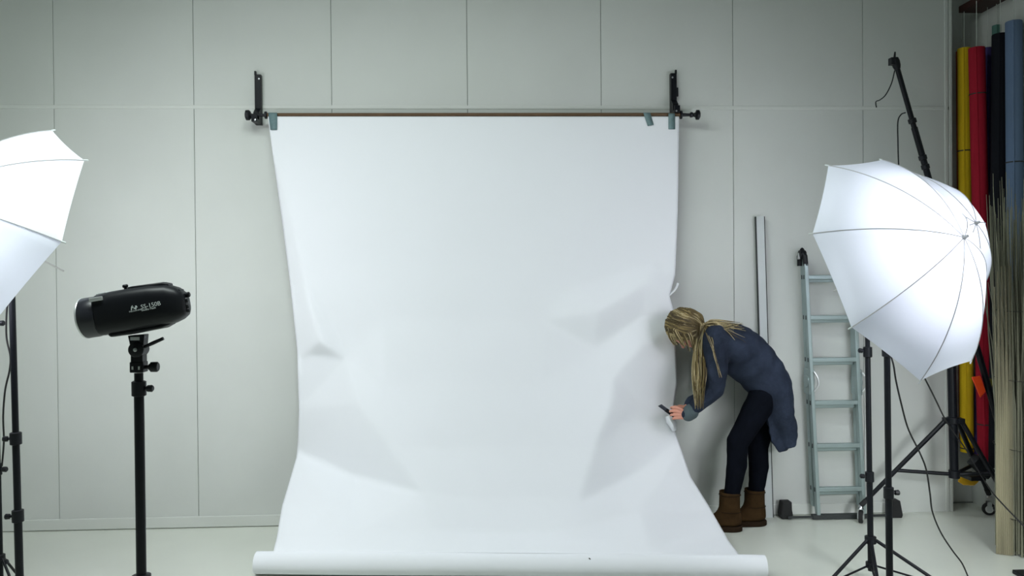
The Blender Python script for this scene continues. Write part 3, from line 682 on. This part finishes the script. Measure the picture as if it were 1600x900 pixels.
proll('blue grey paper roll rightmost in the corner', (1584, 34), -.34, (1588, 740), -.36, .049, P_('blue_grey_paper', (.13, .19, .30)), seam=((1587, 255),))
yb = MB(); yb.rings([[at(x, y, yy) for x, y in ((1496, 752), (1501, 745), (1520, 747), (1530, 752), (1522, 759), (1505, 758))] for yy in (-.20, -.13)])
yb.build('yellow_clamp', M['yellowband'], bs, smooth=False, bevel=.006)['label'] = 'yellow clamp under the braces'
MB().box(at(1510, 748, -.17)+Vector((0, -.05, .03)), (.05, .08, .012)).build('clamp_plate', M['black'], bs, smooth=False)

# ------------------------------------------------------------------ rolled reed screen
def reeds():
    c = Vector((3.095, -.80, 0)); 
    r = thing('reed_screen', 'rolled reed screen standing on the floor at the right picture edge', 'reed screen', c)
    m_ = MB(); rg = random.Random(3)
    for i in range(330):
        t = i/330; ang = t*2*math.pi*4.0 + .4; rad = .20 - .11*t + rg.uniform(-.008, .008)
        p = c + Vector((rad*math.cos(ang), rad*math.sin(ang), 0))
        h = rg.uniform(1.55, 2.1) if rg.random() < .8 else rg.uniform(1.9, 2.25)
        sp = 1 + rg.uniform(-.05, .16); jit = Vector((rg.uniform(-.03, .03), rg.uniform(-.03, .03), 0))
        q1 = c + (p-c)*1.0 + Vector((0, 0, h*.5)) + jit*.25; q2 = c + (p-c)*sp + jit*1.3 + Vector((-.02*rg.random(), 0, h))
        rr = rg.uniform(.0042, .0068)
        m_.tube([p + Vector((0, 0, rg.uniform(.0, .02))), p + Vector((0, 0, h*.25)) + jit*.08, q1, (q1+q2)/2 + jit*.3, q2], [rr, rr, rr*.85, rr*.55, rr*.25], 5)
    for k in range(10):                               # loose stray stalks
        a = rg.uniform(2.4, 4.2); p = c + Vector((.19*math.cos(a), .19*math.sin(a), .9)); e = p + Vector((rg.uniform(-.12, -.0), rg.uniform(-.05, .02), rg.uniform(.5, 1.25)))
        m_.tube([p-Vector((0, 0, .5)), p, (p+e)/2+Vector((.012, 0, 0)), e], [.004, .004, .003, .0012], 5)
    m_.build('reeds', M['reed'], r)
    fl = MB()
    for i in range(9):                                # loose outer end of the mat
        p = on_floor(1560, 867) + Vector((.0085*i, .012 - .004*i, 0)); h = rg.uniform(1.5, 1.75)
        fl.tube([p+Vector((0, 0, .002)), p+Vector((0, .0, h*.5)), p+Vector((rg.uniform(-.01, .01), .01, h))], [.0058, .0056, .003], 6)
    fl.build('loose_mat_end', mat('pale_dry_reed', (.23, .21, .135), .85, var=.35, scale=18, stretch=(1, 1, .06)), r)
    for z in (.22, .62, 1.02, 1.42):
        m2 = MB(); pts = [c + Vector((.209*math.cos(a), .209*math.sin(a), z+.004*math.sin(3*a))) for a in np.linspace(0, 2*math.pi, 40)]
        m2.tube(pts, .002, 5); m2.build('binding_wire', M['wire'], r)
reeds()
fc = on_floor(1592, 897)
tag(MB().bbox((fc.x-.03, fc.y-.16, 0), (fc.x+.3, fc.y+.012, .022)).build('floor_case', M['black'], smooth=False, bevel=.004), 'corner of a flat black case on the floor at bottom right', 'case')

# ------------------------------------------------------------------ the woman
def woman():
    J = lambda x, y, Y: at(x, y, Y)
    S = px_size(at(1150, 600, -.28))
    dpt = Vector((0, 1, 0)); imx = (J(1151, 600, -.28)-J(1150, 600, -.28)).normalized(); imy = -(J(1150, 601, -.28)-J(1150, 600, -.28)).normalized()
    # ---- body, one continuous surface
    b = MB()
    pel = J(1202, 604, -.25)
    # torso
    tor = [(1206, 606, 30), (1184, 574, 27), (1150, 545, 30), (1124, 528, 26)]
    for (x0, y0, r0), (x1, y1, r1) in zip(tor[:-1], tor[1:]):
        for s in (-.06, 0, .06): b.caps(J(x0, y0, -.26+s), J(x1, y1, -.27+s), r0*S*.72, r1*S*.72, 14)
    Ls, Rs = J(1118, 530, -.415), J(1112, 533, -.125)
    b.caps(Ls, Rs, .06, .06, 14)
    # legs
    hipL, kneL, ankL, toeL = J(1196, 616, -.335), J(1152, 692, -.325), J(1140, 795, -.30), J(1118, 818, -.285)
    hipR, kneR, ankR, toeR = J(1201, 616, -.165), J(1184, 697, -.19), J(1179, 792, -.20), J(1157, 816, -.205)
    for s in ((hipL, kneL, ankL, toeL), (hipR, kneR, ankR, toeR)):
        h, k, a, t = s
        b.caps(h, k, .082, .056, 16); cal = k.lerp(a, .33)+Vector((.016, 0, 0)); b.caps(k, cal, .054, .052, 16); b.caps(cal, a, .052, .036, 16)
        a2 = Vector((a.x+.02, a.y, .05)); b.caps(a, a2+Vector((0, 0, .02)), .036, .034, 14); b.caps(a2+Vector((0, 0, .02)), Vector((t.x+.05, t.y, .062)), .034, .024, 14)
    # neck and head
    H = J(1069, 514, -.275); 
    fd = (imx*-.42 - imy*.9).normalized(); ud = (imx*-.9 + imy*.42).normalized(); sd = ud.cross(fd).normalized()   # face dir, crown dir, side
    b.caps(J(1112, 520, -.27), H - ud*.055 - fd*.01, .058, .052, 16)
    b.ell(H, (sd, fd, ud), (.074, .094, .105)); b.ell(H + fd*.028 - ud*.055, (sd, fd, ud), (.055, .062, .062))   # skull, jaw
    b.caps(H + fd*.082 - ud*.01, H + fd*.104 - ud*.042, .008, .013, 10)                                              # nose
    b.ell(H + fd*.083 - ud*.012 + sd*.0, (sd, fd, ud), (.05, .014, .01)); b.ell(H + fd*.080 - ud*.078, (sd, fd, ud), (.022, .012, .006)); b.ell(H + fd*.078 - ud*.088, (sd, fd, ud), (.02, .012, .006))
    b.ell(H + fd*.07 - ud*.108, (sd, fd, ud), (.022, .018, .016))
    for sg in (-1, 1): b.ell(H + sd*(sg*.075) - fd*.005 - ud*.015, (sd, fd, ud), (.003, .016, .026), 14, 8)
    # arms
    elL, wrL = J(1117, 608, -.44), J(1074, 648.5, -.40)
    elR, wrR = J(1106, 612, -.14), J(1076, 634, -.27)
    b.caps(Ls, elL, .05, .04, 14); b.caps(elL, wrL, .042, .027, 14); b.caps(Rs, elR, .05, .04, 14); b.caps(elR, wrR, .042, .027, 14)
    # near (left) hand: palm, four curled fingers, thumb closed on the knife
    W = J(1071, 648, -.40)
    for i, (kx, ky) in enumerate(((1058, 637.2), (1056.5, 642.6), (1057, 648.0), (1059, 653.0))):
        K = J(kx, ky, -.408); b.caps(W + imy*((1.5-i)*.012), K, .0120, .0098, 10)
        ln = (.95, 1.05, .98, .78)[i]
        p1 = J(kx-8.2*ln, ky-.6+.4*i, -.402); p2 = J(kx-9.2*ln, ky+.5+.3*i, -.368); p3 = J(kx-3, ky+1.0, -.352)
        b.chain([K, p1, p2, p3], [.0092, .0084, .0076, .0066], 10)
    b.chain([W + imy*.012 + dpt*.012, J(1062, 637.5, -.375), J(1054.5, 635.5, -.366), J(1048.5, 637, -.362)], [.014, .0115, .0095, .0082], 10)
    # far (right) hand steadying the paper edge
    W2 = J(1072, 635.5, -.28)
    for i in range(4):
        K = J(1062, 634.5+2.0*i, -.30+.018*i); b.caps(W2 + dpt*(.01*i-.015), K, .011, .0098, 10)
        q1 = J(1055.5, 636.5+2.2*i, -.305+.02*i); q2 = J(1052, 640.5+2.0*i, -.31+.02*i); q3 = J(1052.5, 644+1.6*i, -.31+.02*i)
        b.chain([K, q1, q2, q3], [.0092, .0085, .008, .007], 10)
    b.chain([W2 - dpt*.02, J(1064, 639, -.325), J(1057, 642, -.332), J(1054, 645, -.330)], [.012, .010, .009, .0075], 10)
    me = fuse(b, 'person', .0030, 2)
    org = Vector((pel.x, pel.y, 0)); me.transform(Matrix.Translation(-org)); me.materials.clear()
    p = link('person', me, M['skin'], None, True, org=org); p.location = org
    for pl in me.polygons: pl.use_smooth = True
    tag(p, 'woman in a blue grey cardigan, black leggings and brown boots cutting the paper edge', 'person')
    # eyes
    for sg in (-1, 1): MB().ell(H + fd*.079 - ud*.024 + sd*(sg*.03), (sd, fd, ud), (.011, .009, .008), 12, 8).build('eye', mat('eye_white', (.6, .6, .58), .3), p)
    # ---- leggings
    lg = MB()
    for h, k, a in ((hipL, kneL, ankL), (hipR, kneR, ankR)):
        a = k.lerp(a, .93)
        lg.caps(h, k.lerp(h, .5), .098, .083, 18); lg.caps(k.lerp(h, .5), k, .083, .068, 18)
        cal = k.lerp(a, .36)+Vector((.014, 0, 0)); lg.caps(k, cal, .067, .064, 18); lg.caps(cal, a, .064, .044, 18)
        lg.caps(k+Vector((-.012, 0, .01)), k+Vector((-.006, 0, -.04)), .056, .05, 14)
    lg.caps(J(1205, 606, -.33), J(1205, 606, -.17), .105, .105, 18)
    fused(lg, 'leggings', M['leggings'], p, .008, 3, disp=lambda c: .0025*noise.noise(c*22))
    # ---- boots
    for (a, t, top, wd) in ((ankL, toeL, 767, .064), (ankR, toeR, 764, .064)):
        bo = MB(); fdir = Vector((t.x-a.x, t.y-a.y, 0)).normalized(); sdv = Vector((-fdir.y, fdir.x, 0)); cx = Vector((a.x, a.y, 0))
        zt = at(a.x*0+1150, top, a.y).z
        def oval(c, z, fw, bk, sd_, tilt=0, n=24):
            return [c + fdir*((fw if math.cos(u) > 0 else bk)*math.cos(u)) + sdv*(sd_*math.sin(u)) + Vector((0, 0, z + tilt*math.cos(u))) for u in np.linspace(0, 2*math.pi, n, endpoint=False)]
        bo.rings([oval(cx, .030, .185, .075, .050), oval(cx, .055, .18, .076, .052, -.004), oval(cx, .085, .145, .074, .051, -.012), oval(cx, .115, .085, .070, .052, -.005), oval(cx, .15, .066, .066, .056),
                  oval(cx, .18, .067, .066, .058), oval(cx, (zt+.2)/2, .064, .066, .059), oval(cx, zt-.006, .066, .070, .062, .004), oval(cx, zt, .063, .066, .059, .004), oval(cx, zt-.03, .05, .05, .048)])
        bt_ = bo.build('boot', M['boot'], p, sub=1)
        so_ = MB(); so_.rings([oval(cx, .0, .186, .076, .050), oval(cx, .004, .191, .080, .054), oval(cx, .028, .191, .080, .054), oval(cx, .034, .186, .076, .050)]); so_.build('sole', M['sole'], bt_, bevel=.002)
        cf = MB()
        for z in (.125, zt-.022): cf.tube([q_*1.0 for q_ in [c_ for c_ in oval(cx, z, .074 if z < .15 else .0665, .072 if z < .15 else .0695, .0555 if z < .15 else .062)]] , .0022, 6)
        cf.build('boot_seam', M['sole'], bt_)
    # ---- cardigan: body loft + sleeves
    ca = MB()
    prof = [(1104, 516, 11, .06, (-.9, .15)), (1112, 520, 17, .105, (-.9, .3)), (1124, 526, 26, .165, (-.88, .47)), (1142, 540, 37, .185, (-.82, .57)), (1162, 556, 39, .178, (-.78, .62)),
            (1182, 574, 36, .170, (-.72, .70)), (1200, 600, 33, .178, (-.5, .86)), (1208, 622, 27, .178, (-.3, .95)), (1214, 645, 22, .165, (-.18, .98)), (1221, 672, 19, .15, (-.12, .99)), (1225.5, 692, 14.5, .14, (-.28, .96)), (1226, 694, 12, .13, (-.28, .96))]
    rg = []
    for (x, y, hp, hw, (tx, ty)) in prof:
        # direction along the spine is (-tx, ty) in image; ring spans its normal
        dx_, dy_ = -tx, ty; L_ = math.hypot(dx_, dy_); nx, ny = dy_/L_, -dx_/L_
        cc = J(x, y, -.265); ring = []
        for u in np.linspace(0, 2*math.pi, 40, endpoint=False):
            c_, s_ = math.cos(u), math.sin(u); fold = 1 + (.05*math.sin(5*u+.6)*max(0, (y-590)/100))
            c2 = math.copysign(abs(c_)**.85, c_); s2 = math.copysign(abs(s_)**.85, s_)
            ring.append(cc + (imx*nx - imy*ny)*(hp*S*c2*fold) + dpt*(-hw*s2))
        rg.append(ring)
    # resample rings smoothly
    R2 = []
    for i in range(len(rg)-1):
        for k in range(4):
            t = k/4
            g = [rg[max(i-1, 0)], rg[i], rg[i+1], rg[min(i+2, len(rg)-1)]]
            R2.append([.5*((2*g[1][j])+(g[2][j]-g[0][j])*t+(2*g[0][j]-5*g[1][j]+4*g[2][j]-g[3][j])*t*t+(3*g[1][j]-g[0][j]-3*g[2][j]+g[3][j])*t**3) for j in range(40)])
    R2.append(rg[-1]); ca.rings(R2)
    ca.rings([[J(x, y, yy) for x, y in ((1198, 648), (1232, 640), (1241.5, 677), (1232, 681), (1231, 703), (1217, 707.5), (1206, 690))] for yy in (-.37, -.16)])
    # tail flap: longer back corner and stepped hem
    for (x0, y0, x1, y1, Y_, r0, r1) in ((1228, 640, 1232, 672, -.33, 20, 14), (1216, 660, 1217, 694, -.25, 12, 8), (1222, 660, 1223, 696, -.18, 14, 9)):
        ca.caps(J(x0, y0, Y_), J(x1, y1, Y_), r0*S*.55, r1*S*.5, 12)
    for (s_, e_, w_, rr) in ((Ls, elL, wrL, (.086, .075, .060, .043)), (Rs, elR, wrR, (.080, .064, .050, .036))):
        mid = s_.lerp(e_, .5)+imx*.006
        ca.caps(s_, mid, rr[0], rr[1], 18); ca.caps(mid, e_, rr[1], rr[2], 18); ca.caps(e_, e_.lerp(w_, .97), rr[2]*.98, rr[3], 18)
    ca.caps(J(1122, 528, -.40), J(1150, 548, -.40), .07, .09, 16); ca.caps(J(1118, 530, -.14), J(1146, 550, -.14), .07, .09, 16)
    cdo = fused(ca, 'cardigan', M['cardigan'], p, .0075, 9, disp=lambda c: .010*noise.noise(Vector((c.x*11+c.z*5, c.y*6, c.z*8-c.x*6))) + .006*noise.noise(Vector((c.x*26-c.z*9, c.y*12, c.z*20))))
    cu = MB(); cu.caps(elL.lerp(wrL, .88), elL.lerp(wrL, .965), .051, .0455, 18); fused(cu, 'cuff', M['cuff'], p, .006, 2)
    # ---- hair
    hb = MB()
    n, m_ = 40, 24; rad = (.087, .105, .118)
    vs, fs = [], []
    ctr = H - fd*.008 + ud*.004
    for i in range(m_+1):
        for j in range(n):
            t = math.pi*i/m_; st = max(math.sin(t), .003)
            dr = ud*math.cos(t) + (sd*math.cos(2*math.pi*j/n) + fd*math.sin(2*math.pi*j/n))*st
            vs.append(ctr + sd*(rad[0]*dr.dot(sd)) + fd*(rad[1]*dr.dot(fd)) + ud*(rad[2]*dr.dot(ud)))
    for i in range(m_):
        for j in range(n):
            ids = [i*n+j, i*n+(j+1) % n, (i+1)*n+(j+1) % n, (i+1)*n+j]
            q = sum((vs[k] for k in ids), Vector())/4 - ctr
            if q.dot(fd) > .045 and q.dot(ud) < .055: continue
            if q.dot(ud) < -.085: continue
            fs.append(ids)
    hb.add(vs, fs); ho = hb.build('hair', M['hair'], p); q = ho.modifiers.new('t', 'SOLIDIFY'); q.thickness = .008
    st1, st2, st3 = MB(), MB(), MB(); rg_ = random.Random(5)
    Gp = J(1099, 508, -.30)
    def strand(mb, pts, r0, r1, n_=14): 
        P = spline(pts, n_); mb.tube(P, [r0+(r1-r0)*(i/n_)**1.5 for i in range(n_+1)], 5)
    def scalp(a, e, k=1.04):                           # point on the hair shell: angle around, elevation from crown
        dr = ud*math.cos(e) + (sd*math.cos(a) + fd*math.sin(a))*math.sin(e)
        return ctr + sd*(rad[0]*k*dr.dot(sd)) + fd*(rad[1]*k*dr.dot(fd)) + ud*(rad[2]*k*dr.dot(ud))
    nearsg = -1 if sd.y > 0 else 1
    def on_head(x, y, k=1.0):                          # point on the near side of the hair at a place in the head outline
        q = 1 - (((x-1069)/36)**2 + ((y-512)/36)**2); return J(x, y, -.275 - .101*k*math.sqrt(max(q, .02)))
    def arc(k, pts):
        t = k*(len(pts)-1); i_ = min(int(t), len(pts)-2); u = t-i_; return (pts[i_][0]*(1-u)+pts[i_+1][0]*u, pts[i_][1]*(1-u)+pts[i_+1][1]*u)
    SA = ((1078, 482), (1062, 480.5), (1048, 487), (1040.5, 499), (1039, 510), (1042, 522)); SM1 = ((1086, 486), (1074, 486), (1060, 493), (1053, 504), (1050, 514), (1051, 527)); SM2 = ((1096, 493), (1090, 493), (1082, 500), (1077, 510), (1073, 521), (1071, 531))
    for i in range(230):                               # combed back from the front over the near side to the nape
        k = rg_.random(); jx, jy = rg_.uniform(-2, 2), rg_.uniform(-1.5, 1.5)
        p0, p1, p2 = arc(k, SA), arc(min(1, max(0, k+rg_.uniform(-.04, .04))), SM1), arc(min(1, max(0, k+rg_.uniform(-.06, .06))), SM2)
        ld = rg_.uniform(.99, 1.07); tone = noise.noise(Vector((k*13, 3.1, 0))) + rg_.uniform(-.35, .35)
        strand(st2 if tone > .28 else (st1 if tone < -.05 else st3), [on_head(p0[0]+jx*.4, p0[1]+jy*.3, ld), on_head(p1[0]+jx, p1[1]+jy, ld), on_head(p2[0]+jx, p2[1]+jy, ld), J(1099-8*k+jx, 503+15*k+jy, -.325-.02*rg_.random())], .0036, .0030)
    for i in range(50):                                # the far side
        A0 = rg_.uniform(-.5, .5)*math.pi; sgf = -nearsg
        strand(st1 if i % 2 else st3, [scalp(math.pi/2 + sgf*-.2, rg_.uniform(.1, .6), 1.03), scalp((0 if sgf > 0 else math.pi), rg_.uniform(.6, 1.3), 1.06), scalp((0 if sgf > 0 else math.pi) - sgf*.8, rg_.uniform(1.3, 1.9), 1.07), Gp + Vector((0, rg_.uniform(0, .05), rg_.uniform(-.03, .03)))], .0042, .0035)
    for i in range(120):                               # long lock falling in front of the near shoulder
        o = Gp + Vector((rg_.uniform(-.055, .012), rg_.uniform(-.06, .02), rg_.uniform(-.03, .02)))
        k = rg_.uniform(0, 1); ex = 1081+22*k+rg_.uniform(-2, 2); ey = rg_.uniform(600, 640)
        strand(rg_.choice((st1, st3, st3, st2, st2)), [o, J(1084+16*k, 545, -.37-.03*rg_.random()), J(1082+20*k+rg_.uniform(-2, 2), 585, -.44-.06*rg_.random()), J(ex*.6+.4*1092, ey, -.45-.07*rg_.random())], .0045, .0012)
    for i in range(40):                                # fringe falling beside the face
        k = rg_.random(); o = scalp(math.pi/2 + rg_.uniform(-.6, .6), rg_.uniform(.1, .6), 1.05)
        strand(rg_.choice((st1, st3, st2)), [o, J(1041+8*k, 512+6*k, -.29-.07*rg_.random()), J(1045+10*k, 528+4*k, -.30-.07*rg_.random()), J(1052+9*k, 535+6*rg_.random(), -.31-.05*rg_.random())], .004, .001)
    for i in range(26):                                # side of the face
        k = rg_.random(); o = scalp(math.pi + rg_.uniform(-.4, .4) if nearsg < 0 else rg_.uniform(-.4, .4), rg_.uniform(.5, 1.3), 1.06)
        strand(rg_.choice((st1, st1, st3, st3, st2)), [o, J(1050+34*k, 516+6*k, -.375), J(1058+30*k, 530+4*k, -.380), J(1064+28*k, 534+16*k+8*rg_.random(), -.375)], .0048, .0016)
    for i in range(40):                                # wisps over shoulder and back
        a = rg_.uniform(0, 1)
        e1_ = (1112+20*a, 500+16*a); e2_ = (1128+38*rg_.random(), 503+46*a*rg_.random())
        strand(st2 if i % 3 else st1, [Gp + Vector((rg_.uniform(-.01, .02), rg_.uniform(-.05, .02), rg_.uniform(-.02, .015))), J(e1_[0], e1_[1]-1, -.36-.10*a), J(*e2_, -.38-.09*a)], .0036, .001)
    for i in range(6):                               # strands down the sleeve
        strand(st2 if i % 2 else st1, [Gp, J(1106+8*rg_.random(), 530, -.50), J(1114+6*rg_.random(), 556, -.515), J(1124+5*rg_.random(), 590, -.515)], .0024, .0008)
    st1.build('strands', M['hairdark'], ho); st3.build('strands', M['hair'], ho); st2.build('strands', M['hairlight'], ho)['label'] = 'lighter blond strands'
    # ---- knife in the near hand
    ka, kb = J(1029.5, 632.5, -.378), J(1056, 651.5, -.372); d = (kb-ka).normalized(); yv = dpt; zv = d.cross(yv)
    kn = thing('utility_knife', 'dark grey utility knife held in the hand of the woman at the paper edge', 'knife', (ka+kb)/2)
    L = (kb-ka).length
    hd = MB(); prf = [(.052, -.012), (.056, .012), (L, .013), (L+.004, 0), (L, -.013)]
    hd.rings([[ka + d*x + zv*z + yv*y for x, z in prf] for y in (-.007, .007)]); hd.build('handle', M['black'], kn, smooth=False, bevel=.002)
    bl_ = MB(); bl_.rings([[ka + d*x + zv*z + yv*y for x, z in ((0, -.010), (.012, .013), (.07, .013), (.07, -.011))] for y in (-.0035, .0035)]); bl_.build('blade', mat('dark_blade', (.035, .04, .055), .4, .4), kn, smooth=False)
woman()
